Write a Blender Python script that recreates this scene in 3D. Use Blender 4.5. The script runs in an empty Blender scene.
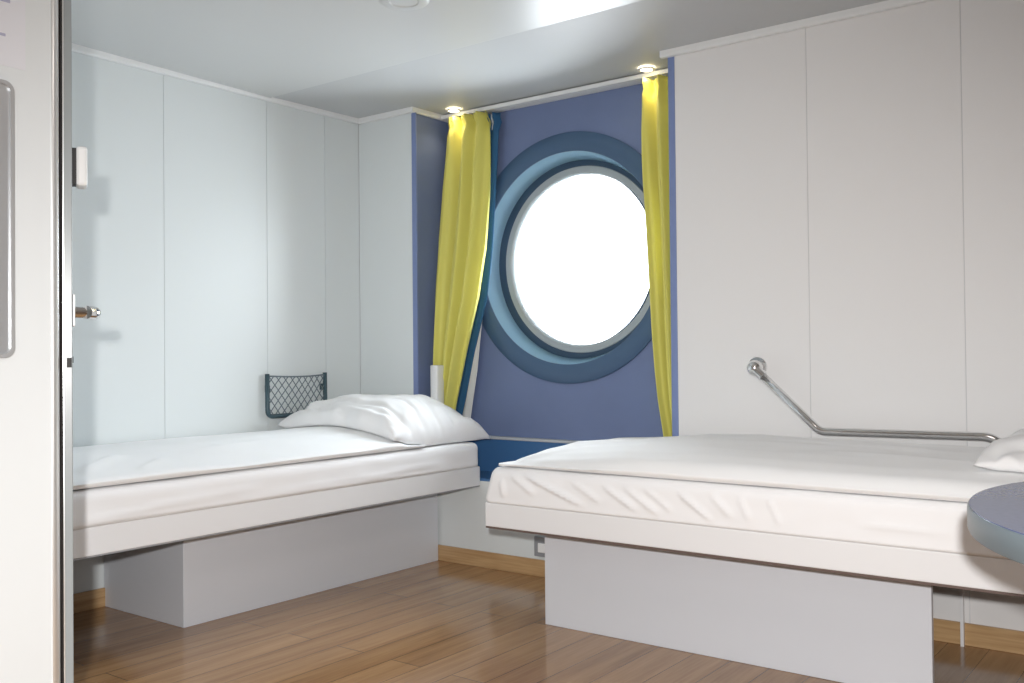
import bpy, bmesh, math, random
from mathutils import Vector, Matrix, noise
random.seed(7)
scene = bpy.context.scene
C = bpy.data.collections.new('cabin'); scene.collection.children.link(C)
PI = math.pi

# ------------------------------------------------------------------ materials
def mat(name, color, rough=0.5, metal=0.0, spec=0.5, bump=None, var=None, coat=0.0, sheen=0.0, trans=0.0):
    m = bpy.data.materials.new(name); m.use_nodes = True
    nt = m.node_tree; b = nt.nodes['Principled BSDF']
    b.inputs['Base Color'].default_value = (*color, 1)
    b.inputs['Roughness'].default_value = rough
    b.inputs['Metallic'].default_value = metal
    b.inputs['Specular IOR Level'].default_value = spec
    b.inputs['Coat Weight'].default_value = coat
    b.inputs['Coat Roughness'].default_value = 0.1
    b.inputs['Sheen Weight'].default_value = sheen
    b.inputs['Transmission Weight'].default_value = trans
    tc = nt.nodes.new('ShaderNodeTexCoord')
    if var:                                   # (scale, amount): soft tone variation
        n = nt.nodes.new('ShaderNodeTexNoise'); n.inputs['Scale'].default_value = var[0]
        n.inputs['Detail'].default_value = 3
        nt.links.new(tc.outputs['Object'], n.inputs['Vector'])
        r = nt.nodes.new('ShaderNodeValToRGB')
        a = var[1]
        r.color_ramp.elements[0].position = .3; r.color_ramp.elements[1].position = .7
        r.color_ramp.elements[0].color = (*[c*(1-a) for c in color], 1)
        r.color_ramp.elements[1].color = (*[min(1, c*(1+a)) for c in color], 1)
        nt.links.new(n.outputs['Fac'], r.inputs['Fac']); nt.links.new(r.outputs['Color'], b.inputs['Base Color'])
    if bump:                                  # (scale, strength, distance)
        n = nt.nodes.new('ShaderNodeTexNoise'); n.inputs['Scale'].default_value = bump[0]
        n.inputs['Detail'].default_value = 4
        nt.links.new(tc.outputs['Object'], n.inputs['Vector'])
        bp = nt.nodes.new('ShaderNodeBump'); bp.inputs['Strength'].default_value = bump[1]
        bp.inputs['Distance'].default_value = bump[2]
        nt.links.new(n.outputs['Fac'], bp.inputs['Height']); nt.links.new(bp.outputs['Normal'], b.inputs['Normal'])
    return m

def emit(name, color, strength):
    m = bpy.data.materials.new(name); m.use_nodes = True
    nt = m.node_tree; b = nt.nodes['Principled BSDF']
    b.inputs['Base Color'].default_value = (*color, 1)
    b.inputs['Emission Color'].default_value = (*color, 1)
    b.inputs['Emission Strength'].default_value = strength
    return m

def wood_floor():
    m = bpy.data.materials.new('floor_wood'); m.use_nodes = True
    nt = m.node_tree; L = nt.links.new; b = nt.nodes['Principled BSDF']
    tc = nt.nodes.new('ShaderNodeTexCoord')
    mp = nt.nodes.new('ShaderNodeMapping'); mp.inputs['Rotation'].default_value = (0, 0, PI/2)
    L(tc.outputs['Object'], mp.inputs['Vector'])
    br = nt.nodes.new('ShaderNodeTexBrick')
    br.inputs['Scale'].default_value = 1.0
    br.inputs['Brick Width'].default_value = 1.2; br.inputs['Row Height'].default_value = .125
    br.inputs['Mortar Size'].default_value = .0012; br.inputs['Mortar Smooth'].default_value = .3
    br.inputs['Color1'].default_value = (.0, .0, .0, 1); br.inputs['Color2'].default_value = (1, 1, 1, 1)
    br.inputs['Mortar'].default_value = (.2, .2, .2, 1)
    L(mp.outputs['Vector'], br.inputs['Vector'])
    mp2 = nt.nodes.new('ShaderNodeMapping'); mp2.inputs['Scale'].default_value = (14, .9, 1)
    L(tc.outputs['Object'], mp2.inputs['Vector'])
    n = nt.nodes.new('ShaderNodeTexNoise'); n.inputs['Scale'].default_value = 1.6; n.inputs['Detail'].default_value = 6
    n.inputs['Roughness'].default_value = .6
    L(mp2.outputs['Vector'], n.inputs['Vector'])
    mp3 = nt.nodes.new('ShaderNodeMapping'); mp3.inputs['Scale'].default_value = (60, 2.5, 1)
    L(tc.outputs['Object'], mp3.inputs['Vector'])
    n2 = nt.nodes.new('ShaderNodeTexNoise'); n2.inputs['Scale'].default_value = 2; n2.inputs['Detail'].default_value = 5
    L(mp3.outputs['Vector'], n2.inputs['Vector'])
    mix = nt.nodes.new('ShaderNodeMath'); mix.operation = 'MULTIPLY_ADD'
    L(br.outputs['Color'], mix.inputs[0]); mix.inputs[1].default_value = .16
    a = nt.nodes.new('ShaderNodeMath'); a.operation = 'MULTIPLY_ADD'
    L(n.outputs['Fac'], a.inputs[0]); a.inputs[1].default_value = .75
    a2 = nt.nodes.new('ShaderNodeMath'); a2.operation = 'MULTIPLY_ADD'
    L(n2.outputs['Fac'], a2.inputs[0]); a2.inputs[1].default_value = .25; a2.inputs[2].default_value = -.15
    L(a2.outputs[0], a.inputs[2]); L(a.outputs[0], mix.inputs[2])
    r = nt.nodes.new('ShaderNodeValToRGB')
    r.color_ramp.elements[0].position = .18; r.color_ramp.elements[0].color = (*FLOOR_D, 1)
    r.color_ramp.elements[1].position = .85; r.color_ramp.elements[1].color = (*FLOOR_L, 1)
    L(mix.outputs[0], r.inputs['Fac'])
    mul = nt.nodes.new('ShaderNodeMix'); mul.data_type = 'RGBA'
    L(br.outputs['Fac'], mul.inputs['Factor']); L(r.outputs['Color'], mul.inputs['A'])
    mul.inputs['B'].default_value = (.06, .032, .015, 1)
    L(mul.outputs['Result'], b.inputs['Base Color'])
    b.inputs['Roughness'].default_value = .14
    b.inputs['Specular IOR Level'].default_value = .5
    return m

def wood_strip():
    m = bpy.data.materials.new('baseboard_wood'); m.use_nodes = True
    nt = m.node_tree; L = nt.links.new; b = nt.nodes['Principled BSDF']
    tc = nt.nodes.new('ShaderNodeTexCoord')
    mp = nt.nodes.new('ShaderNodeMapping'); mp.inputs['Scale'].default_value = (3, 3, 60)
    L(tc.outputs['Object'], mp.inputs['Vector'])
    n = nt.nodes.new('ShaderNodeTexNoise'); n.inputs['Scale'].default_value = 1.5; n.inputs['Detail'].default_value = 5
    L(mp.outputs['Vector'], n.inputs['Vector'])
    r = nt.nodes.new('ShaderNodeValToRGB')
    r.color_ramp.elements[0].position = .3; r.color_ramp.elements[0].color = (.42, .25, .11, 1)
    r.color_ramp.elements[1].position = .75; r.color_ramp.elements[1].color = (.60, .40, .21, 1)
    L(n.outputs['Fac'], r.inputs['Fac']); L(r.outputs['Color'], b.inputs['Base Color'])
    b.inputs['Roughness'].default_value = .35
    return m

def curtain_mat():
    m = mat('yellow_curtain', (.93, .88, .24), .75, spec=.25, bump=(260, .25, .001), sheen=.2)
    nt = m.node_tree; L = nt.links.new; b = nt.nodes['Principled BSDF']
    tr = nt.nodes.new('ShaderNodeBsdfTranslucent'); tr.inputs['Color'].default_value = (.80, .78, .22, 1)
    ms = nt.nodes.new('ShaderNodeMixShader'); ms.inputs['Fac'].default_value = .3
    out = nt.nodes['Material Output']
    L(b.outputs[0], ms.inputs[1]); L(tr.outputs[0], ms.inputs[2]); L(ms.outputs[0], out.inputs['Surface'])
    return m

def glass_mat():
    m = bpy.data.materials.new('clear_glass'); m.use_nodes = True
    nt = m.node_tree; L = nt.links.new
    nt.nodes.remove(nt.nodes['Principled BSDF'])
    t = nt.nodes.new('ShaderNodeBsdfTransparent'); t.inputs['Color'].default_value = (.97, .985, 1, 1)
    g = nt.nodes.new('ShaderNodeBsdfGlossy'); g.inputs['Roughness'].default_value = .02
    f = nt.nodes.new('ShaderNodeFresnel'); f.inputs['IOR'].default_value = 1.3
    ms = nt.nodes.new('ShaderNodeMixShader')
    L(f.outputs[0], ms.inputs[0]); L(t.outputs[0], ms.inputs[1]); L(g.outputs[0], ms.inputs[2])
    L(ms.outputs[0], nt.nodes['Material Output'].inputs['Surface'])
    return m

FLOOR_D = (.25, .130, .058); FLOOR_L = (.60, .36, .175)
M = dict(
    wall=mat('white_wall_laminate', (.80, .79, .785), .38, spec=.35, bump=(300, .05, .0004)),
    wall_l=mat('pale_wall_laminate', (.73, .77, .775), .36, spec=.35, bump=(300, .05, .0004)),
    seam=mat('panel_joint', (.62, .62, .63), .6),
    ceil=mat('glossy_ceiling_panel', (.64, .655, .655), .31, spec=.14),
    ceil_edge=mat('satin_ceiling_panel', (.58, .595, .605), .38, spec=.03),
    cornice=mat('white_cornice', (.82, .83, .83), .35),
    blue=mat('slate_blue_laminate', (.165, .215, .375), .42, spec=.35, var=(3, .06)),
    blue_trim=mat('bright_blue_edging', (.19, .25, .46), .4),
    ring=mat('porthole_ring_blue', (.060, .118, .215), .35, spec=.5),
    tunnel=mat('porthole_tunnel_blue', (.27, .45, .60), .16, spec=.6),
    rim=mat('grey_rim', (.38, .42, .44), .35, metal=.15),
    gasket=mat('dark_gasket', (.035, .07, .12), .45),
    ledge=mat('grey_ledge', (.52, .54, .56), .4),
    deepblue=mat('deep_blue_laminate', (.055, .155, .34), .45),
    glass=glass_mat(),
    floor=wood_floor(), base=wood_strip(),
    bedgrey=mat('bed_laminate', (.67, .69, .735), .32, spec=.4),
    slab=mat('bed_board_white', (.80, .80, .81), .35, spec=.4),
    edge=mat('brown_edge_band', (.13, .09, .08), .5),
    sheet=mat('white_cotton_sheet', (.87, .87, .88), .9, spec=.15, sheen=.15, bump=(500, .12, .0006)),
    duvet=mat('white_duvet_cotton', (.88, .885, .89), .9, spec=.15, sheen=.15, bump=(420, .12, .0006)),
    pillow=mat('white_pillow_cotton', (.86, .86, .865), .9, spec=.15, sheen=.15, bump=(420, .12, .0006)),
    yellow=curtain_mat(),
    strips=mat('blue_strip', (.035, .12, .24), .8, spec=.2),
    pale_strip=mat('white_strip', (.74, .75, .76), .85, spec=.2),
    white=mat('white_plastic', (.86, .87, .87), .3, spec=.5),
    net_frame=mat('slate_plastic', (.045, .085, .105), .4),
    net=mat('slate_cord', (.17, .21, .24), .7),
    chrome=mat('chrome', (.80, .80, .80), .09, metal=1),
    alu=mat('brushed_aluminium', (.86, .88, .88), .28, metal=.75),
    dark=mat('dark_gap', (.02, .018, .018), .6),
    table=mat('table_top_blue_grey', (.135, .165, .29), .24, spec=.5, var=(90, .05)),
    table_edge=mat('table_edge_grey', (.15, .19, .215), .32, spec=.5),
    mirror=mat('satin_mirror', (.70, .72, .74), .32, metal=.7),
    mirror_frame=mat('grey_mirror_frame', (.55, .56, .57), .35, metal=.4),
    paper=mat('notice_paper', (.86, .87, .92), .6),
    ink=mat('faint_violet_ink', (.50, .50, .66), .7),
    part=mat('white_painted_wall', (.83, .87, .885), .4),
    door=mat('door_leaf_grey', (.33, .36, .37), .3),
    lamp=emit('lamp_glow', (1, .86, .62), 12),
    lampbig=emit('lamp_glow_soft', (1, .93, .84), 3),
    socket=mat('grey_socket', (.30, .31, .33), .45),
)

# ------------------------------------------------------------------ helpers
def link(o):
    C.objects.link(o); return o
def obj(name, bm, m, parent=None, smooth=False, auto=None):
    me = bpy.data.meshes.new(name)
    bmesh.ops.recalc_face_normals(bm, faces=bm.faces)
    bm.to_mesh(me); bm.free()
    ms = m if isinstance(m, (list, tuple)) else [m]
    for x in ms: me.materials.append(x)
    if smooth:
        for p in me.polygons: p.use_smooth = True
    if auto is not None:
        for p in me.polygons: p.use_smooth = True
        me.set_sharp_from_angle(angle=math.radians(auto))
    o = link(bpy.data.objects.new(name, me))
    if parent is not None: 
        o.parent = parent
        o.matrix_parent_inverse = Matrix.Translation(-Vector(parent.location))
    return o
def thing(name, label, cat, loc=(0, 0, 0), group=None):
    o = link(bpy.data.objects.new(name, None)); o.location = loc; o.empty_display_size = .05
    o['label'] = label; o['category'] = cat
    if group: o['group'] = group
    return o
def tag(o, label, cat, group=None):
    o['label'] = label; o['category'] = cat
    if group: o['group'] = group
    return o
def struct(name, bm, m, parent=None, **k):
    o = obj(name, bm, m, parent, **k)
    if parent is None: o['kind'] = 'structure'
    return o
def NB(): return bmesh.new()
def box(bm, x0, x1, y0, y1, z0, z1, bev=0, seg=2, mi=0):
    v = [bm.verts.new(p) for p in ((x0,y0,z0),(x1,y0,z0),(x1,y1,z0),(x0,y1,z0),(x0,y0,z1),(x1,y0,z1),(x1,y1,z1),(x0,y1,z1))]
    fs = [bm.faces.new([v[i] for i in q]) for q in ((0,3,2,1),(4,5,6,7),(0,1,5,4),(1,2,6,5),(2,3,7,6),(3,0,4,7))]
    for f in fs: f.material_index = mi
    if bev:
        es = list({e for f in fs for e in f.edges})
        bmesh.ops.bevel(bm, geom=es, offset=bev, segments=seg, affect='EDGES', profile=.5)
    return bm
def orient_box(bm, o, d, n, l0, l1, n0, n1, z0, z1, bev=0):
    """box along horizontal direction d, normal n, from origin o"""
    b2 = NB(); box(b2, l0, l1, n0, n1, z0, z1, bev)
    mx = Matrix(((d[0], n[0], 0, o[0]), (d[1], n[1], 0, o[1]), (0, 0, 1, 0), (0, 0, 0, 1)))
    bmesh.ops.transform(b2, matrix=mx, verts=b2.verts)
    me = bpy.data.meshes.new('tmp'); b2.to_mesh(me); b2.free(); bm.from_mesh(me); bpy.data.meshes.remove(me)
    return bm
def tube(bm, pts, r, seg=14, cap=True):
    pts = [Vector(p) for p in pts]; rings = []
    up = None
    for i, p in enumerate(pts):
        if i == 0: t = pts[1]-pts[0]
        elif i == len(pts)-1: t = pts[-1]-pts[-2]
        else: t = (pts[i+1]-p).normalized() + (p-pts[i-1]).normalized()
        t.normalize()
        if up is None:
            a = Vector((0, 0, 1)) if abs(t.z) < .9 else Vector((1, 0, 0))
            up = (a - t*a.dot(t)).normalized()
        else:
            up = (up - t*up.dot(t)).normalized()
        s = t.cross(up)
        rr = r[i] if isinstance(r, (list, tuple)) else r
        rings.append([bm.verts.new(p + up*rr*math.cos(2*PI*k/seg) + s*rr*math.sin(2*PI*k/seg)) for k in range(seg)])
    for a, b in zip(rings, rings[1:]):
        for k in range(seg): bm.faces.new((a[k], a[(k+1) % seg], b[(k+1) % seg], b[k]))
    if cap: bm.faces.new(rings[0][::-1]); bm.faces.new(rings[-1])
    return bm
def smooth_path(pts, n=6, rad=.04):
    """round the corners of a polyline"""
    pts = [Vector(p) for p in pts]; out = [pts[0]]
    for i in range(1, len(pts)-1):
        a, b, c = pts[i-1], pts[i], pts[i+1]
        p = b + (a-b).normalized()*min(rad, (a-b).length*.45); q = b + (c-b).normalized()*min(rad, (c-b).length*.45)
        for k in range(n+1):
            t = k/n; out.append(p*(1-t)**2 + b*2*t*(1-t) + q*t*t)
    out.append(pts[-1]); return out
def lathe_y(bm, cx, cz, prof, seg=96, close=False):
    """revolve (radius, y) profile about the axis parallel to Y"""
    rings = [[bm.verts.new((cx+r*math.cos(2*PI*k/seg), y, cz+r*math.sin(2*PI*k/seg))) for k in range(seg)] for r, y in prof]
    prs = list(zip(rings, rings[1:])) + ([(rings[-1], rings[0])] if close else [])
    for a, b in prs:
        for k in range(seg): bm.faces.new((a[k], a[(k+1) % seg], b[(k+1) % seg], b[k]))
    return rings
def lathe_z(bm, cx, cy, prof, seg=64, caps=True):
    rings = [[bm.verts.new((cx+r*math.cos(2*PI*k/seg), cy+r*math.sin(2*PI*k/seg), z)) for k in range(seg)] for r, z in prof]
    for a, b in zip(rings, rings[1:]):
        for k in range(seg): bm.faces.new((a[k], a[(k+1) % seg], b[(k+1) % seg], b[k]))
    if caps: bm.faces.new(rings[0]); bm.faces.new(rings[-1])
    return bm
def prism(bm, poly, z0, z1):
    a = [bm.verts.new((x, y, z0)) for x, y in poly]; b = [bm.verts.new((x, y, z1)) for x, y in poly]
    n = len(poly)
    bm.faces.new(a[::-1]); bm.faces.new(b)
    for k in range(n): bm.faces.new((a[k], a[(k+1) % n], b[(k+1) % n], b[k]))
    return bm
def soft_box(x0, x1, y0, y1, z0, z1, r, step, rz=None, flat=False):
    """closed box of fine quads with rounded edges"""
    bm = NB(); rz = rz or r
    nx, ny, nz = [max(2, int(round((b-a)/step))) for a, b in ((x0, x1), (y0, y1), (z0, z1))]
    if nz < 8: nz = 8
    X = [x0+(x1-x0)*i/nx for i in range(nx+1)]; Y = [y0+(y1-y0)*i/ny for i in range(ny+1)]; Z = [z0+(z1-z0)*i/nz for i in range(nz+1)]
    V = {}
    def vv(i, j, k):
        key = (i, j, k)
        if key not in V:
            p = Vector((X[i], Y[j], Z[k]))
            q = Vector((min(max(p.x, x0+r), x1-r), min(max(p.y, y0+r), y1-r), min(max(p.z, z0 if flat else z0+rz), z1-rz)))
            d = p-q
            e = Vector((d.x/r, d.y/r, d.z/rz))
            m = max(abs(e.x), abs(e.y), abs(e.z))
            if e.length > 1e-9: e = e*(m/e.length)
            V[key] = bm.verts.new(q + Vector((e.x*r, e.y*r, e.z*rz)))
        return V[key]
    for i in range(nx):
        for j in range(ny):
            for k in (0, nz): bm.faces.new((vv(i,j,k), vv(i+1,j,k), vv(i+1,j+1,k), vv(i,j+1,k)))
    for i in range(nx):
        for k in range(nz):
            for j in (0, ny): bm.faces.new((vv(i,j,k), vv(i+1,j,k), vv(i+1,j,k+1), vv(i,j,k+1)))
    for j in range(ny):
        for k in range(nz):
            for i in (0, nx): bm.faces.new((vv(i,j,k), vv(i,j+1,k), vv(i,j+1,k+1), vv(i,j,k+1)))
    return bm
def sm(a, b, x):
    t = min(1, max(0, (x-a)/(b-a))); return t*t*(3-2*t)
def interp(tab, x):
    if x <= tab[0][0]: return tab[0][1]
    for (a, p), (b, q) in zip(tab, tab[1:]):
        if x <= b:
            return p+(q-p)*(x-a)/(b-a)
    return tab[-1][1]
def seg_dist(px, py, ax, ay, bx, by):
    dx, dy = bx-ax, by-ay; l2 = dx*dx+dy*dy
    t = ((px-ax)*dx+(py-ay)*dy)/l2
    tc = min(1, max(0, t))
    return math.hypot(px-ax-tc*dx, py-ay-tc*dy), t
def fold(px, py, f):
    ax, ay, bx, by, w, h = f
    d, t = seg_dist(px, py, ax, ay, bx, by)
    if d > 4*w: return 0
    return h*math.exp(-(d/w)**2)*sm(-.02, .25, t)*(1-sm(.7, 1.02, t))
def nz(x, y, z=0): return noise.noise(Vector((x, y, z)))

# ------------------------------------------------------------------ dimensions
H = 2.15; X1, X2, D = .369, 1.769, .264
XR, YB = 4.35, -5.2                  # right and back walls
RC = (1.083, 1.400); R_OUT, R_IN, R_GL = .575, .487, .393
RCG = (1.102, 1.398)
T = .08

# ------------------------------------------------------------------ room shell
bm = NB(); box(bm, -T, XR+T, YB-T, 0, -.06, 0); struct('floor', bm, M['floor'])
# ceiling of glossy panels, each set a hair out of level
bm = NB()
ys = [YB, -4.05, -2.89, -1.73, -.57, D]
for j, (a, b) in enumerate(zip(ys, ys[1:])):
    e = .0025
    za, zb = (H+.008, H-.008) if j == 3 else ((H+.0005, H-.0005) if j != 4 else (H-.002, H+.006))
    vs = [(-T, a+e, za), (XR+T, a+e, za), (XR+T, b-e, zb), (-T, b-e, zb)]
    lo = [bm.verts.new(p) for p in vs]; hi = [bm.verts.new((p[0], p[1], H+.05)) for p in vs]
    bm.faces.new(lo).material_index = int(j == 4); bm.faces.new(hi)
    for k in range(4): bm.faces.new((lo[k], lo[(k+1) % 4], hi[(k+1) % 4], hi[k]))
box(bm, -T, XR+T, YB, D+T, H+.05, H+.08)
struct('ceiling', bm, [M['ceil'], M['ceil_edge']])

def panelled(bm, axis, fixed, cuts, z0, z1, thick, sgn, g=.003, ext=(0, 0)):
    """wall of flat laminate panels with fine joints; the joint strip lies a little behind"""
    for a, b in zip(cuts, cuts[1:]):
        lo, hi = min(fixed, fixed+sgn*thick), max(fixed, fixed+sgn*thick)
        if axis == 'x': box(bm, a+g/2, b-g/2, lo, hi, z0, z1)
        else: box(bm, lo, hi, a+g/2, b-g/2, z0, z1)
    lo, hi = min(fixed+sgn*.003, fixed+sgn*(thick+.01)), max(fixed+sgn*.003, fixed+sgn*(thick+.01))
    e0, e1 = ext
    if axis == 'x': box(bm, cuts[0]-e0, cuts[-1]+e1, lo, hi, z0, z1, mi=1)
    else: box(bm, lo, hi, cuts[0]-e0, cuts[-1]+e1, z0, z1, mi=1)
cy = [-5.2, -4.64, -4.11, -3.58, -3.21, -2.686, -2.159, -1.632, -1.105, -.578, -.228, 0]
bm = NB(); panelled(bm, 'y', 0, cy, 0, H, T, -1, ext=(0, .1)); struct('wall_left', bm, [M['wall_l'], M['seam']])
ZS = .40                                  # sill of the window recess
bm = NB(); panelled(bm, 'x', 0, [0, X1], 0, H, T, 1, ext=(.0, 0))
struct('wall_far_left', bm, [M['wall_l'], M['seam']])
bm = NB(); box(bm, X1+.001, X2-.001, 0, T, 0, ZS-.012); struct('wall_far_below_window', bm, M['wall_l'])
bm = NB(); panelled(bm, 'x', 0, [X2, 2.299, 2.815, 3.33, 3.845, XR], 0, H, T, 1, ext=(0, .1))
struct('wall_far_right', bm, [M['wall'], M['seam']])
bm = NB(); panelled(bm, 'y', XR, [YB, -4.6, -4, -3.4, -2.8, -2.2, -1.6, -1, -.5, 0], 0, H, T, 1)
struct('wall_right', bm, [M['wall'], M['seam']])
bm = NB(); box(bm, -T, XR+T, YB-T, YB, 0, H); struct('wall_back', bm, M['wall'])

# window recess: blue jambs, sill and window wall with a round hole
bm = NB(); box(bm, X1-.001, X1+.003, .002, D, ZS, H+.02); struct('wall_recess_left', bm, M['blue'])
bm = NB(); box(bm, X2-.003, X2+.001, .002, D, ZS, H+.02); struct('wall_recess_right', bm, M['blue'])
bm = NB(); box(bm, X1-.02, X2+.02, -.0, D+.02, ZS-.012, ZS); struct('trim_sill', bm, M['deepblue'])
def wall_with_hole(x0, x1, z0, z1, y0, y1, c, r, seg=96):
    bm = NB(); fr = {}
    def sq(t):
        dx, dz = math.cos(t), math.sin(t)
        s = min([(x1-c[0])/dx if dx > 1e-9 else 1e9, (x0-c[0])/dx if dx < -1e-9 else 1e9,
                 (z1-c[1])/dz if dz > 1e-9 else 1e9, (z0-c[1])/dz if dz < -1e-9 else 1e9])
        return c[0]+dx*s, c[1]+dz*s
    angs = sorted([2*PI*k/seg for k in range(seg)] + [math.atan2(z-c[1], x-c[0]) % (2*PI) for x in (x0, x1) for z in (z0, z1)])
    A, B, E, F = [], [], [], []
    for t in angs:
        px, pz = sq(t)
        A.append(bm.verts.new((c[0]+r*math.cos(t), y0, c[1]+r*math.sin(t)))); B.append(bm.verts.new((px, y0, pz)))
        E.append(bm.verts.new((c[0]+r*math.cos(t), y1, c[1]+r*math.sin(t)))); F.append(bm.verts.new((px, y1, pz)))
    n = len(angs)
    for k in range(n):
        j = (k+1) % n
        bm.faces.new((A[k], A[j], B[j], B[k])); bm.faces.new((E[k], E[j], F[j], F[k]))
        bm.faces.new((A[k], A[j], E[j], E[k])); bm.faces.new((B[k], B[j], F[j], F[k]))
    return bm
bm = NB(); box(bm, X1-.1, X1-.001, T+.01, D+.02, ZS-.1, H+.03); box(bm, X2+.001, X2+.1, T+.01, D+.02, ZS-.1, H+.03); struct('wall_recess_backing', bm, M['deepblue'])
struct('wall_window', wall_with_hole(X1-T, X2+T, ZS-.1, H+.03, D, D+.03, RC, R_IN+.03), M['blue'])
bm = NB(); box(bm, X1+.004, X2-.004, D-.035, D, ZS, .555); struct('wall_window_lower', bm, M['deepblue'])
bm = NB(); box(bm, X1+.004, X2-.004, D-.042, D+.0, .555, .568, .003); struct('trim_ledge', bm, M['ledge'])
bm = NB(); box(bm, X1-.004, X1+.024, -.004, .006, ZS, H-.022, .002); struct('trim_recess_left', bm, M['blue_trim'])
bm = NB(); box(bm, X2-.024, X2+.004, -.004, .006, ZS, H-.002, .002); struct('trim_recess_right', bm, M['blue_trim'])

# porthole
w = link(bpy.data.objects.new('window_1', None)); w.location = (RC[0], D, RC[1]); w['kind'] = 'structure'
bm = NB(); lathe_y(bm, *RC, [(R_OUT, D-.001), (R_OUT, D-.010), (R_OUT-.004, D-.013), (R_IN+.004, D-.013), (R_IN, D-.010), (R_IN, D+.02), (R_IN+.02, D+.02)], 128)
obj('outer_ring', bm, M['ring'], w, auto=40)
bm = NB(); lathe_y(bm, *RC, [(R_IN+.001, D-.008), (R_IN-.012, D+.03), (R_IN-.026, D+.085), (R_IN-.026, D+.12)], 128)
obj('tunnel', bm, M['tunnel'], w, auto=40)
bm = NB(); lathe_y(bm, *RC, [(R_IN-.022, D+.085), (R_IN-.040, D+.078), (R_GL+.012, D+.082), (R_GL+.012, D+.12), (R_IN-.022, D+.12)], 128, True)
obj('gasket', bm, M['gasket'], w, auto=40)
bm = NB(); lathe_y(bm, *RCG, [(R_GL+.042, D+.082), (R_GL+.038, D+.074), (R_GL+.010, D+.074), (R_GL+.004, D+.080), (R_GL, D+.095), (R_GL, D+.125), (R_GL+.042, D+.125)], 128, True)
obj('window_rim', bm, M['rim'], w, auto=40)
bm = NB(); r = lathe_y(bm, *RCG, [(R_GL+.004, D+.102), (R_GL+.004, D+.110)], 128); bm.faces.new(r[0]); bm.faces.new(r[1])
obj('glass_pane', bm, M['glass'], w)

# cornices and baseboards
def corn(name, x0, x1, y0, y1, h=.022): bm = NB(); box(bm, x0, x1, y0, y1, H-h, H+.012, .006); struct(name, bm, M['cornice'])
corn('trim_cornice_left', .0, .022, -1.98, .0)
corn('trim_cornice_far_left', .0, X1+.004, -.022, .0)
corn('trim_cornice_recess_left', X1+.003, X1+.021, -.022, D)
corn('trim_cornice_window', X1+.02, X2-.003, D-.05, D, .02)
corn('trim_cornice_far_right', X2-.05, XR, -.026, .0, .024)
corn('trim_cornice_right', XR-.022, XR, YB, -.026)
def bb(name, x0, x1, y0, y1): bm = NB(); box(bm, x0, x1, y0, y1, 0, .072, .002); struct(name, bm, M['base'])
bb('baseboard_left', 0, .012, -1.98, -.012)
bb('baseboard_far', 0, XR, -.012, 0)
bb('baseboard_right', XR-.012, XR, YB, -.012)

# bathroom corner at the left: side wall, end wall, diagonal door seen along its face
XP = 1.40
bm = NB(); box(bm, XP-.05, XP, YB, -2.300, 0, H); struct('wall_bathroom_side', bm, M['part'])
bm = NB(); box(bm, 0, .86, -2.03, -1.985, 0, H); struct('wall_bathroom_end', bm, M['part'])
dd = Vector((-.8826, .4702, 0)); dn = Vector((.4702, .8826, 0))
bm = NB()
prof = [(XP-.05, -2.300), (XP+.002, -2.300), (XP+.004, -2.296), (XP+.004, -2.290), (XP+.001, -2.283), (XP-.004, -2.279), (XP-.012, -2.277), (XP-.05, -2.277)]
prism(bm, prof, 0, H)
struct('trim_door_frame', bm, M['alu'], auto=40)
bm = NB(); prism(bm, [(XP-.05, -2.277), (XP-.003, -2.277), (XP-.004, -2.269), (XP-.05, -2.266)], 0, H); struct('trim_door_gap', bm, M['dark'])
dr = link(bpy.data.objects.new('door_1', None)); dr.location = (XP, -2.262, 0); dr['kind'] = 'structure'
o = Vector((XP+.002, -2.252, 0))     # near room-side corner of the leaf
dd2 = Vector((math.cos(math.radians(-1.2))*dd.x - math.sin(math.radians(-1.2))*dd.y, math.sin(math.radians(-1.2))*dd.x+math.cos(math.radians(-1.2))*dd.y, 0))
dd2 = dd
bm = NB(); orient_box(bm, o, dd2, dn, 0, .60, -.024, 0, .02, H-.01, .002); obj('door_leaf', bm, M['door'], dr)
bm = NB(); orient_box(bm, o, dd2, dn, -.004, .003, -.0235, -.0165, .02, H-.01, .001); obj('edge_strip', bm, M['alu'], dr)
bm = NB(); orient_box(bm, o, dd2, dn, -.003, .006, -.012, -.002, .940, .962, .001); obj('latch_bolt', bm, M['dark'], dr)
h = obj('handle_plate', orient_box(NB(), o, dd2, dn, .035, .075, 0, .006, 1.035, 1.110, .002), M['white'], dr)
bm = NB()
p0 = o+dd2*.055
pts = [p0+dn*.004+Vector((0, 0, 1.068)), p0+dn*.036+Vector((0, 0, 1.068))]
tube(bm, pts, .0135, 16)
obj('handle_neck', bm, M['chrome'], h)
bm = NB()
q = p0+dn*.042+Vector((0, 0, 1.068))
tube(bm, smooth_path([p0+dn*.030+dd2*-.012+Vector((0,0,1.068)), p0+dn*.047+dd2*.01+Vector((0, 0, 1.068)), p0+dn*.047+dd2*.125+Vector((0, 0, 1.068))], 6, .012), .0155, 18)
obj('handle_lever', bm, M['chrome'], h)
bm = NB(); orient_box(bm, o, dd2, dn, .05, .056, .0, .002, .95, .965); obj('keyhole', bm, M['dark'], dr)
cb = obj('door_hook', orient_box(NB(), o, dd2, dn, .03, .09, .008, .033, 1.362, 1.455, .007), M['white'], dr)
cb['label'] = 'white plastic hook block'
obj('hook_base', orient_box(NB(), o, dd2, dn, .034, .086, .0, .009, 1.367, 1.45), M['dark'], cb)

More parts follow.
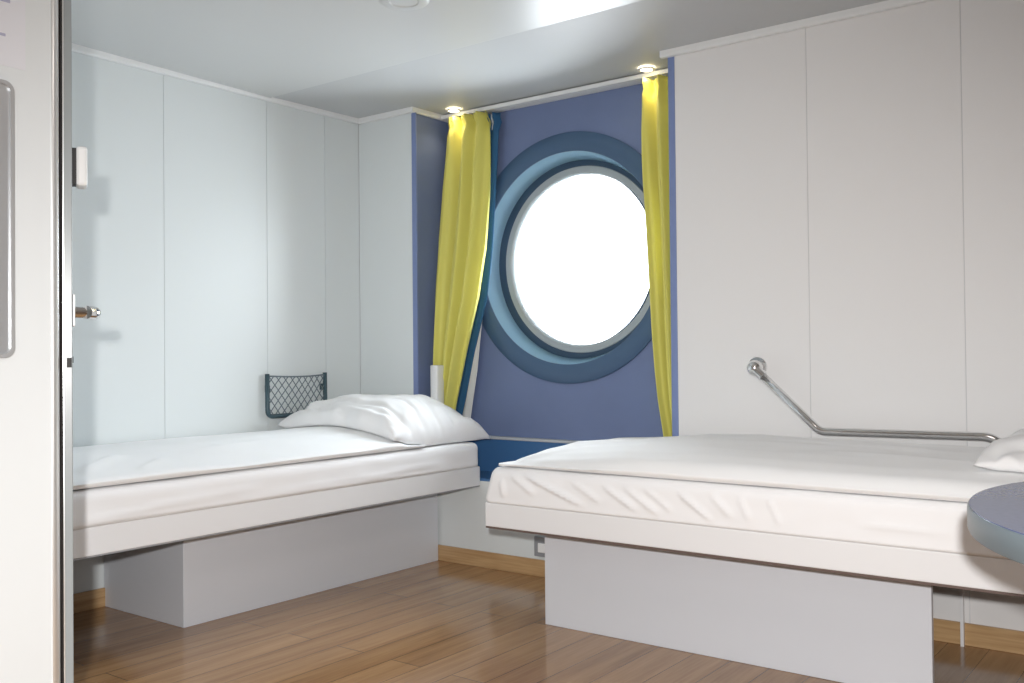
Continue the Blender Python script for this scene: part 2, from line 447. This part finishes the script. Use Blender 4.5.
# things on the bathroom wall: mirror panel and paper notice
def round_rect(y0, y1, z0, z1, r, n=8):
    P = []
    for cy_, cz_, a0 in ((y1-r, z1-r, 0), (y0+r, z1-r, PI/2), (y0+r, z0+r, PI), (y1-r, z0+r, 1.5*PI)):
        for k in range(n+1):
            a = a0+PI/2*k/n; P.append((cy_+r*math.cos(a), cz_+r*math.sin(a)))
    return P
def yz_prism(bm, P, x0, x1, hole=None):
    a = [bm.verts.new((x0, y, z)) for y, z in P]; b = [bm.verts.new((x1, y, z)) for y, z in P]; n = len(P)
    for k in range(n): bm.faces.new((a[k], a[(k+1) % n], b[(k+1) % n], b[k]))
    if hole:
        c = [bm.verts.new((x0, y, z)) for y, z in hole]; d = [bm.verts.new((x1, y, z)) for y, z in hole]
        for k in range(n):
            j = (k+1) % n
            bm.faces.new((a[k], a[j], c[j], c[k])); bm.faces.new((b[k], b[j], d[j], d[k])); bm.faces.new((c[k], c[j], d[j], d[k]))
    else: bm.faces.new(a); bm.faces.new(b)
    return bm
mr = thing('mirror', 'grey mirror panel with rounded frame on white wall at left edge', 'mirror', (XP, -2.62, .98))
my0, my1, mz0, mz1 = -2.86, -2.386, .963, 1.562
obj('mirror_frame', yz_prism(NB(), round_rect(my0, my1, mz0, mz1, .022), XP+.0005, XP+.012, round_rect(my0+.008, my1-.008, mz0+.008, mz1-.008, .016)), M['mirror_frame'], mr)
obj('mirror_glass', yz_prism(NB(), round_rect(my0+.0078, my1-.0078, mz0+.0078, mz1-.0078, .0155), XP+.001, XP+.006), M['mirror'], mr)
nt_ = thing('paper_notice', 'white paper notice with faint print above the grey mirror panel', 'notice', (XP, -2.45, 1.6))
bm = NB(); box(bm, XP+.0005, XP+.0015, -2.60, -2.357, 1.596, 1.95); obj('sheet', bm, M['paper'], nt_)
for (ya, yb, z, hh) in ((-2.56, -2.40, 1.660, .006), (-2.56, -2.39, 1.735, .012), (-2.56, -2.42, 1.78, .006), (-2.56, -2.40, 1.80, .006), (-2.56, -2.41, 1.86, .006)):
    bm = NB(); box(bm, XP+.0014, XP+.0019, ya, yb, z, z+hh); obj('printed_line', bm, M['ink'], nt_)

# ------------------------------------------------------------------ beds
ZB, ZT = .362, .455       # board underside / top
BX = .525
bed = thing('bed', 'white boarded bed on solid box plinth along the left wall', 'bed', (.4, -.95, 0))
bm = NB(); box(bm, .002, BX, -1.375, -.014, 0, ZB-.014, .002); obj('plinth', bm, M['bedgrey'], bed)
bm = NB(); box(bm, .003, BX-.012, -1.37, -.016, ZB-.014, ZB); obj('spacer', bm, M['edge'], bed)
bm = NB(); box(bm, .002, .775, -1.955, -.006, ZB+.006, ZT, .004); obj('bed_board', bm, M['slab'], bed)
bm = NB(); box(bm, .006, .7735, -1.953, -.008, ZB+.002, ZB+.007); obj('edge_band', bm, M['socket'], bed)

bed2 = thing('bed', 'white boarded bed on hollow panel plinth under the chrome grab bar', 'bed', (2.45, -.4, 0))
bm = NB(); box(bm, 1.544, 2.842, -.595, -.575, 0, ZB-.010, .002); obj('front_panel', bm, M['bedgrey'], bed2)
bm = NB(); box(bm, 1.546, 1.566, -.575, -.014, 0, ZB-.010, .002); obj('side_panel', bm, M['bedgrey'], bed2)
bm = NB(); box(bm, 1.55, 2.84, -.590, -.016, ZB-.010, ZB); obj('spacer', bm, M['edge'], bed2)
bm = NB(); box(bm, 2.792, 2.802, -.030, -.014, 0, ZB-.012); obj('rear_post', bm, M['slab'], bed2)
bm = NB(); box(bm, 1.438, 3.40, -.80, -.006, ZB+.006, ZT-.005, .004); obj('bed_board', bm, M['slab'], bed2)
bm = NB(); box(bm, 1.440, 3.398, -.798, -.008, ZB, ZB+.007); obj('edge_band', bm, M['edge'], bed2)

def set_disp(bm, fn):
    bm.normal_update()
    nn = [(v, v.co.copy(), v.normal.copy()) for v in bm.verts]
    for v, p, n in nn: v.co = fn(p, n)

# --- left mattress in fitted sheet
bm = soft_box(.004, .7765, -1.952, -.0075, ZT+.0008, .5645, .026, .0125, .03, True)
hemL = [(.012, -1.92, .05)]
def dispL(p, n):
    q = p.copy()
    if p.z > ZT+.006:
        if n.x > .3:      # outer side: shallow ripples and a long slack crease above the hem
            a = fold(p.y, p.z, (-1.95, .468, -1.55, .492, .007, .006)) + fold(p.y, p.z, (-1.72, .488, -1.2, .505, .008, .004)) \
              + fold(p.y, p.z, (-.80, .475, -.25, .50, .007, .005)) + fold(p.y, p.z, (-1.25, .47, -.7, .487, .008, .003))
            a += .0025*nz(p.y*7, p.z*22, 3)
            q.x += a*n.x
        if n.y > .3: q.y += (.002*nz(p.x*18, p.z*20, 5))
        if n.z > .3: q.z += .003*nz(p.x*6, p.y*6, 1)
    return q
set_disp(bm, dispL)
tag(obj('mattress', bm, M['sheet'], smooth=True), 'mattress in white fitted sheet on the left bed', 'mattress')
# --- right mattress with diagonal creases
bm = soft_box(1.4375, 3.395, -.8015, -.012, ZT-.0042, .574, .028, .0082, .03, True)
F = [(1.60, .560, 1.86, .468, .008, .011), (1.545, .555, 1.66, .490, .010, .006), (1.79, .552, 1.92, .485, .009, .005), (1.91, .548, 2.05, .470, .009, .007),
     (1.99, .548, 2.13, .462, .010, .006), (2.06, .552, 2.17, .478, .008, .005), (2.17, .552, 2.30, .462, .009, .007), (2.28, .55, 2.36, .480, .010, .005),
     (2.37, .552, 2.41, .475, .009, .004), (2.46, .552, 2.50, .470, .009, .004), (1.50, .54, 1.53, .47, .012, .006), (2.70, .500, 2.95, .497, .006, .003)]
FE = [(-.76, .56, -.70, .48, .012, .006), (-.66, .555, -.60, .47, .014, .006), (-.5, .555, -.46, .47, .015, .006), (-.3, .555, -.28, .47, .015, .005)]
def dispR(p, n):
    q = p.copy()
    if p.z > ZT+.004:
        if n.y < -.3:
            a = 1.5*sum(fold(p.x, p.z, (f[0], f[1], f[2], f[3], f[4]*.75, f[5])) for f in F) + .0022*nz(p.x*9, p.z*25, 9)
            fd = sm(ZT-.004, ZT+.02, p.z)
            q.y += n.y*a*fd
        if n.x < -.3:
            a = sum(fold(p.y, p.z, f) for f in FE) + .003*nz(p.y*9, p.z*18, 2)
            q.x += n.x*a*sm(ZT, ZT+.02, p.z)
        if n.z > .3: q.z += .002*nz(p.x*6, p.y*6, 4)
        q.x += (.022*sm(ZT+.005, .575, p.z)**1.4-.010*(1-sm(ZT-.01, ZT+.06, p.z)))*(1-sm(1.46, 1.60, p.x))
    return q
set_disp(bm, dispR)
tag(obj('mattress', bm, M['sheet'], smooth=True), 'mattress in creased white sheet on the right bed below the grab bar', 'mattress')

# --- duvets
def sub_z(name, bm, m, label, cat):
    return tag(obj(name, bm, m, smooth=True), label, cat)
DL0, DL1 = -1.945, -.36
bm = soft_box(.02, .774, DL0, DL1, .569, .620, .020, .0125, .022)
def duvet_left_z(x, y):
    p = Vector((x, y, .62))
    prof = interp([(0, .628), (.15, .638), (.4, .642), (.55, .634), (.66, .616), (.73, .600), (.775, .592)], p.x)
    end = .034*sm(DL1-.16, DL1, p.y) + .02*sm(DL1-.25, DL1, p.y)*sm(.55, .77, p.x)
    zt = prof-end + .006*nz(p.x*3.2, p.y*2.4, 0) + .0035*nz(p.x*8, p.y*5, 6)
    zt += fold(p.y, p.x, (-1.86, .70, -1.60, .52, .022, .010)) + fold(p.y, p.x, (-1.68, .74, -1.50, .62, .016, .008)) + fold(p.y, p.x, (-1.45, .6, -.9, .50, .03, .005))
    zt = max(zt, .578)
    zt += .010*sm(-.75, -.55, p.y)*(1-sm(-.5, -.36, p.y))*sm(.1, .3, p.x)
    return zt
def dispDL(p, n):
    q = p.copy(); t = sm(.572, .615, p.z); zt = duvet_left_z(p.x, p.y)
    if t > 0: q.z = p.z*(1-t) + (zt-(.62-p.z)*.6)*t
    if n.x > .3: q.x += .003*nz(p.y*6, 2, 1)
    # the free end of the duvet wavers
    if n.y > .2 or p.y > DL1-.06: q.y += (.035*nz(p.x*5, 1.7, 3)-.02*sm(.5, .77, p.x)*-1)*sm(DL1-.3, DL1, p.y)
    return q
set_disp(bm, dispDL)
sub_z('duvet', bm, M['duvet'], 'white duvet spread flat over the left bed beneath the visible pillow', 'duvet')

DR0, DR1 = 1.487, 3.36
bm = soft_box(DR0, DR1, -.797, -.082, .5765, .630, .026, .0125, .022)
def duvet_right_z(x, y):
    p = Vector((x, y, .63))
    px = interp([(1.487, -.058), (1.505, -.042), (1.56, -.022), (1.68, -.012), (1.80, -.004), (1.95, .012), (2.15, .016), (2.6, .010), (3.4, .008)], p.x)
    py = interp([(-.80, -.064), (-.765, -.034), (-.70, -.016), (-.6, -.004), (-.4, .004), (-.2, .0), (0, -.006)], p.y)
    zt = .650 + px + py
    zt = max(zt, .589-.007*(1-sm(1.49, 1.60, x)))
    zt += .004*nz(p.x*2.6, p.y*4, 11) + .003*nz(p.x*6, p.y*9, 2)
    zt += fold(p.x, p.y, (2.25, -.25, 2.9, -.42, .03, .008)) + fold(p.x, p.y, (2.4, -.12, 2.95, -.2, .022, .007)) + fold(p.x, p.y, (2.5, -.5, 3.1, -.62, .03, .006)) \
        + fold(p.x, p.y, (1.55, -.74, 1.72, -.62, .02, .006)) + fold(p.x, p.y, (1.62, -.60, 1.75, -.35, .025, .005))
    return zt
def dispDR(p, n):
    q = p.copy(); t = sm(.580, .625, p.z); zt = duvet_right_z(p.x, p.y)
    if t > 0: q.z = p.z*(1-t) + (zt-(.63-p.z)*.6)*t
    if n.y < -.3: q.y += .003*nz(p.x*5, 4, 1)
    if n.x < -.3 or p.x < DR0+.05: q.x += .008*nz(p.y*6, 3, 7)*(1-sm(DR0, DR0+.2, p.x))
    return q
set_disp(bm, dispDR)
sub_z('duvet', bm, M['duvet'], 'white duvet spread over the right bed below the grab bar', 'duvet')

# --- pillows
def bed_top_left(x, y):
    if y > DL1+.01: return .571
    e = sm(DL1-.02, DL1+.01, y)
    return (duvet_left_z(x, y)+.003)*(1-e) + .571*e
def bed_top_right(x, y): return duvet_right_z(x, y)+.003 if y < -.08 else .640
def pillow(cx, cy, lx, ly, zc, th, rot, seed, base, n=84, crown=None, ex=.42):
    """soft cushion whose underside follows base(x, y); zc = height of the rim seam above it"""
    bm = NB(); R = Matrix.Rotation(rot, 3, 'Z')
    def pt(i, j, side):
        u = -1+2*i/n; v = -1+2*j/n
        pu = u*(1-.05*(1-v*v)*abs(u)); pv = v*(1-.05*(1-u*u)*abs(v))
        pu += .02*nz(v*3, seed, 2)*abs(u); pv += .03*nz(u*3.5, seed, 5)*abs(v)
        e = (max(0, 1-abs(u)**2.8))**ex*(max(0, 1-abs(v)**2.8))**ex
        b = max(abs(u), abs(v))
        p = R @ Vector((pu*lx/2, pv*ly/2, 0)); X, Y = cx+p.x, cy+p.y
        g = base(X, Y)
        rim = zc + .012*nz(u*4+seed, v*4, 8) + .010*nz(u*9+seed, v*9, 4)*sm(.85, 1, b)
        rim += .016*math.sin(u*14+seed)*sm(.70, 1, v)*(1-abs(nz(u*3, seed)))
        if side > 0:
            w_ = nz(X*6+seed, Y*6, seed)*.012+nz(X*13, Y*13+seed, seed)*.009
            ang = math.atan2(v, u)
            w_ += .010*nz(math.cos(ang)*5, math.sin(ang)*5, seed)*sm(.35, .9, b)
            w_ -= .012*(max(0, .25-abs(nz(X*5+seed*2, Y*9, 3))))*sm(.2, .7, b)/.25
            w_ -= .016*math.exp(-((abs(v)-.80-.06*nz(u*3, seed, 1))/.05)**2)*sm(.5, .0, .5-abs(nz(u*2.3, 4, seed)))
            c = crown(u, v) if crown else 0
            z = (g+rim)*(1-e) + (th+c)*e + w_*sm(0, .45, e)
        else:
            z = g + rim*(1-sm(0, .30, e))
        return (X, Y, max(z, g+.001))
    A = [[bm.verts.new(pt(i, j, 1)) for j in range(n+1)] for i in range(n+1)]
    B = [[(A[i][j] if i in (0, n) or j in (0, n) else bm.verts.new(pt(i, j, -1))) for j in range(n+1)] for i in range(n+1)]
    for i in range(n):
        for j in range(n):
            bm.faces.new((A[i][j], A[i+1][j], A[i+1][j+1], A[i][j+1]))
            bm.faces.new((B[i][j], B[i][j+1], B[i+1][j+1], B[i+1][j]))
    return bm
bm = pillow(.398, -.230, .74, .64, .014, .786, 0, 3.3, bed_top_left, n=92, crown=lambda u, v: -.022*sm(.1, .9, v)-.02*sm(.4, 1, u))
sub_z('pillow', bm, M['pillow'], 'plump white pillow at the head of the left bed by the net pocket', 'pillow')
bm = pillow(3.205, -.39, .46, .64, .022, .752, 0, 9.1, bed_top_right, n=72, ex=.55)
sub_z('pillow', bm, M['pillow'], 'white pillow at the right edge, on the bed under the grab bar', 'pillow')

# ------------------------------------------------------------------ curtains
def sheet_surface(rows, y0, amp, waves, ph, thick=.003, nz_=70, nx=64, gather=.05, seed=0, lean=0):
    """rows: (z, left x, right x) from the top down"""
    bm = NB(); zs = [r[0] for r in rows][::-1]
    L = [(r[0], r[1]) for r in rows][::-1]; Rr = [(r[0], r[2]) for r in rows][::-1]
    zt, zb = rows[0][0], rows[-1][0]
    def pt(i, k, off):
        s = i/nx; z = zb+(zt-zb)*k/nz_
        d = zt-z
        xl, xr = interp(L, z), interp(Rr, z)
        x = xl+(xr-xl)*s
        th = 2*PI*waves*s+ph+.5*nz(s*2, z*1.2, seed)
        a = amp*(.75+.25*sm(0, .3, d))
        y = y0 + a*math.sin(th) + .35*a*math.sin(2.3*th+1+z*.8)*sm(.05, .4, d)
        # gathered heading: narrow pleats pinched below the top edge
        g = (1-sm(gather, gather*2.2, d))
        y += .014*math.sin(2*PI*waves*2*s)*g
        y += .016*math.exp(-((d-gather)/.014)**2)
        ln = lean*sm(.45, 1.1, d)
        return (x+ln*.66, y+off-ln, z)
    A = [[bm.verts.new(pt(i, k, 0)) for k in range(nz_+1)] for i in range(nx+1)]
    B = [[bm.verts.new(pt(i, k, thick)) for k in range(nz_+1)] for i in range(nx+1)]
    for i in range(nx):
        for k in range(nz_):
            bm.faces.new((A[i][k], A[i+1][k], A[i+1][k+1], A[i][k+1])); bm.faces.new((B[i][k], B[i][k+1], B[i+1][k+1], B[i+1][k]))
    for i in range(nx):
        for k in (0, nz_): bm.faces.new((A[i][k], A[i+1][k], B[i+1][k], B[i][k]))
    for k in range(nz_):
        for i in (0, nx): bm.faces.new((A[i][k], A[i][k+1], B[i][k+1], B[i][k]))
    return bm
cl = thing('curtain', 'long yellow curtain with blue and white strips, left of the porthole', 'curtain', (.5, .16, .6), 'yellow curtains')
rowsL = [(2.125, .440, .688), (2.06, .432, .705), (1.95, .421, .703), (1.71, .395, .694), (1.47, .368, .674), (1.23, .354, .630), (.985, .352, .555), (.74, .352, .487), (.60, .352, .455)]
obj('curtain_fabric', sheet_surface([(z, a-.008, b-.006) for z, a, b in rowsL], .176, .030, 3.4, .6, seed=1, lean=.055), M['yellow'], cl, smooth=True)
rowsB = [(2.118, .64, .73), (1.9, .66, .716), (1.7, .65, .698), (1.47, .62, .680), (1.23, .575, .643), (.985, .51, .567), (.74, .44, .503), (.60, .41, .46)]
obj('blue_strip', sheet_surface(rowsB, .214, .006, 1.2, 0, seed=2, nx=24), M['strips'], cl, smooth=True)  # narrow plain blue sheet along the curtain's right edge
rowsS = [(2.115, .66, .69), (1.7, .65, .685), (1.4, .61, .655), (1.27, .59, .632), (1.08, .54, .600), (.887, .48, .575), (.69, .43, .536), (.60, .41, .52)]
obj('white_strip', sheet_surface(rowsS, .226, .004, 1, 0, seed=3, nx=20), M['pale_strip'], cl, smooth=True)  # narrow plain white sheet just behind the blue one
cr = thing('curtain', 'narrow yellow curtain hanging right of the porthole', 'curtain', (1.6, .16, .6), 'yellow curtains')
rowsR = [(2.118, 1.535, 1.735), (2.05, 1.527, 1.735), (1.9, 1.525, 1.735), (1.69, 1.532, 1.735), (1.48, 1.548, 1.735), (1.27, 1.560, 1.735), (1.057, 1.571, 1.735), (.89, 1.584, 1.735), (.765, 1.598, 1.735), (.63, 1.623, 1.735), (.58, 1.632, 1.735)]
obj('curtain_fabric', sheet_surface([(z, a-.010, b) for z, a, b in rowsR], .180, .030, 3.0, 2.2, seed=5), M['yellow'], cr, smooth=True)
bm = NB(); box(bm, X1+.022, X2-.004, .185, .212, 2.130, H-.0005, .003)
tag(obj('curtain_rail', bm, M['white']), 'slim white curtain rail fixed to the ceiling above the porthole', 'curtain rail')

# white slim unit on left recess side
wl = thing('wall_lamp', 'slim upright white box on the recess side before the left yellow curtain', 'wall lamp', (X1, .11, .7))
bm = NB(); box(bm, X1+.0035, X1+.058, .062, .088, .635, .70, .003); obj('bracket', bm, M['white'], wl)
bm = NB(); box(bm, X1+.055, X1+.100, .050, .104, .62, .913, .006, 3); obj('housing', bm, M['white'], wl, auto=40)

# ------------------------------------------------------------------ net pocket on the left wall
np_ = thing('net_pocket', 'small dark slate net storage pocket on the left wall behind the pillow', 'net pocket', (0, -.41, .687))
ya, yb, za, zb2 = -.598, -.254, .690, .883
bm = NB(); tube(bm, smooth_path([(.020, ya, zb2), (.022, ya, za), (.022, yb, za), (.020, yb, zb2)], 6, .03), .0105, 12); obj('frame', bm, M['net_frame'], np_, smooth=True)
bm = NB()
NL = 9
def net_pt(y, z):
    s = (y-ya)/(yb-ya); sag = -.006*math.sin(PI*s)*((z-za)/(zb2-za))
    return (.022+.016*math.sin(PI*s)*((z-za)/(zb2-za)), y, z+sag)
hh = zb2-.010-za; step = (yb-ya)/NL
for sgn in (1, -1):
    for k in range(-8, NL+8):
        pts = []
        for i in range(13):
            z = za+hh*i/12; y = ya+k*step + sgn*(z-za)*.80
            if ya <= y <= yb: pts.append(net_pt(y, z))
        if len(pts) > 1: tube(bm, pts, .0024, 5)
tube(bm, [net_pt(ya+(yb-ya)*i/16, za+hh) for i in range(17)], .0035, 6)
obj('net', bm, M['net'], np_, smooth=True)
for y in (ya, yb):
    bm = NB(); yc = y+(.009 if y < -.4 else -.009); box(bm, .0, .020, yc-.007, yc+.007, .80, .83); obj('wall_mount', bm, M['net_frame'], np_)

# ------------------------------------------------------------------ grab bar on the far wall
gb = thing('grab_bar', 'bent chrome grab bar on the white wall above the right bed', 'grab bar', (2.1, 0, .905))
GY = -.058
bm = NB(); tube(bm, smooth_path([(2.128, GY, .888), (2.352, GY, .681), (2.893, GY, .686), (2.930, GY, .664), (2.930, .0, .664)], 6, .022), .0142, 18)
obj('bar', bm, M['chrome'], gb, smooth=True)
bm = NB(); lathe_y(bm, 2.103, .906, [(.0001, -.010), (.036, -.010), (.036, .0), (.0001, .0)], 40); obj('rosette', bm, M['chrome'], gb, auto=40)
bm = NB()
bmesh.ops.create_uvsphere(bm, u_segments=28, v_segments=18, radius=.030)
bmesh.ops.transform(bm, matrix=Matrix.Translation((2.110, GY+.010, .902)), verts=bm.verts)
obj('end_knob', bm, M['chrome'], gb, smooth=True)
bm = NB(); tube(bm, [(2.106, -.010, .904), (2.110, GY+.01, .902)], .014, 16); obj('standoff', bm, M['chrome'], gb, smooth=True)
bm = NB(); tube(bm, [(2.118, GY, .897), (2.146, GY, .872)], .019, 18); obj('collar', bm, M['chrome'], gb, auto=40)

# ------------------------------------------------------------------ table in the right foreground
TC = (3.738, -1.50)
tb = thing('round_table', 'round blue-grey table with thick edge at the right', 'table', (TC[0], TC[1], 0))
bm = NB(); lathe_z(bm, *TC, [(.597, .6985), (.597, .7005)], 128); obj('table_top', bm, M['table'], tb, auto=40)
bm = NB(); lathe_z(bm, *TC, [(.590, .654), (.598, .657), (.600, .662), (.600, .694), (.5985, .6985), (.590, .6986)], 128); obj('table_edge', bm, M['table_edge'], tb, auto=40)
bm = NB(); lathe_z(bm, *TC, [(.24, 0), (.24, .012), (.05, .03), (.035, .05), (.035, .63), (.12, .654)], 48); obj('pedestal', bm, M['alu'], tb, auto=40)

# ------------------------------------------------------------------ ceiling fittings and socket
def downlight(x, y, label):
    t = thing('downlight', label, 'ceiling light', (x, y, H), 'recessed ceiling spots')
    bm = NB(); lathe_z(bm, x, y, [(.025, H-.0015), (.025, H-.006), (.031, H-.006), (.035, H-.001)], 32, False); obj('bezel', bm, M['cornice'], t, auto=40)
    bm = NB(); lathe_z(bm, x, y, [(.0255, H-.0055), (.0255, H-.002)], 32); obj('lamp', bm, M['lamp'], t)
    return t
def spot(name, loc, target, energy, color, size, angle, blend):
    l = bpy.data.lights.new(name, 'SPOT'); l.energy = energy; l.color = color; l.shadow_soft_size = size
    l.spot_size = math.radians(angle); l.spot_blend = blend
    o_ = link(bpy.data.objects.new(name, l)); o_.location = loc
    o_.rotation_euler = (Vector(target)-Vector(loc)).to_track_quat('-Z', 'Y').to_euler(); return o_
def area(name, loc, target, energy, color, sx, sy):
    l = bpy.data.lights.new(name, 'AREA'); l.energy = energy; l.color = color; l.shape = 'RECTANGLE'; l.size = sx; l.size_y = sy
    o_ = link(bpy.data.objects.new(name, l)); o_.location = loc
    o_.rotation_euler = (Vector(target)-Vector(loc)).to_track_quat('-Z', 'Y').to_euler(); return o_
downlight(.511, .142, 'small glowing recessed ceiling spot above the left curtain')
downlight(1.572, .138, 'small glowing recessed ceiling spot above the right curtain')
for i, x in enumerate((.506, 1.566)):
    spot('downlight_beam', (x, .14, H-.012), (x, .14, 0), 1.3, (1, .80, .5), .02, 130, .6)
vt = thing('ceiling_vent', 'round grey vent disc on the ceiling at the top edge', 'vent', (1.31, -1.06, H))
bm = NB(); lathe_z(bm, 1.315, -1.055, [(.045, H-.001), (.050, H-.007), (.078, H-.007), (.086, H-.001)], 48, False); obj('vent_ring', bm, M['ceil'], vt, auto=40)
bm = NB(); lathe_z(bm, 1.315, -1.055, [(.046, H-.004), (.046, H-.001)], 48); obj('vent_disc', bm, M['ceil'], vt)
sk = thing('wall_socket', 'small grey wall socket low on the white wall between the beds', 'socket', (1.10, 0, .13))
bm = NB(); box(bm, 1.076, 1.15, -.012, 0, .086, .172, .003); obj('socket_plate', bm, M['socket'], sk)
bm = NB(); box(bm, 1.098, 1.14, -.016, -.011, .105, .145, .003); obj('socket_insert', bm, M['white'], sk)
# ------------------------------------------------------------------ light
R_ = Vector((.79802, .60256, -.00944)); U_ = Vector((.01587, -.00536, .99986)); B_ = Vector((.60242, -.79806, -.01383))
CAM = Vector((3.52076, -3.39451, .95937))
lp = CAM + B_*.20 - R_*.048 + U_*.145
spot('camera_flash', lp, CAM - B_*3 - U_*.95, 300, (1, .985, .97), .03, 102, 1.0)
area('warm_fill', (3.0, -2.2, H-.06), (2.9, -1.6, 0), 4, (1, .90, .84), .5, .5)  # added warm fill under the ceiling; no fitting hangs there
area('rear_fill', (2.7, -3.9, H-.06), (2.4, -2.5, .4), 4, (.97, .98, 1), .8, .8)  # added soft fill from behind the camera, not a real ceiling lamp
wl_ = area('window_daylight', (RC[0], D+.35, RC[1]+.05), (RC[0]+.2, -2, .3), 40, (.91, .965, 1), .8, .8)

wd = bpy.data.worlds.new('World'); scene.world = wd; wd.use_nodes = True
bg = wd.node_tree.nodes['Background']; bg.inputs['Color'].default_value = (.93, .97, 1, 1); bg.inputs['Strength'].default_value = 4.5

# ------------------------------------------------------------------ camera
cam = bpy.data.cameras.new('camera'); co = link(bpy.data.objects.new('camera', cam))
cam.sensor_width = 36; cam.lens = 959.12/1024*36; cam.clip_start = .02
mw = Matrix((( R_.x, U_.x, B_.x, CAM.x), (R_.y, U_.y, B_.y, CAM.y), (R_.z, U_.z, B_.z, CAM.z), (0, 0, 0, 1)))
co.matrix_world = mw
scene.camera = co
scene.view_settings.view_transform = 'Standard'; scene.view_settings.look = 'None'
scene.view_settings.exposure = 0.0; scene.view_settings.gamma = 1.0
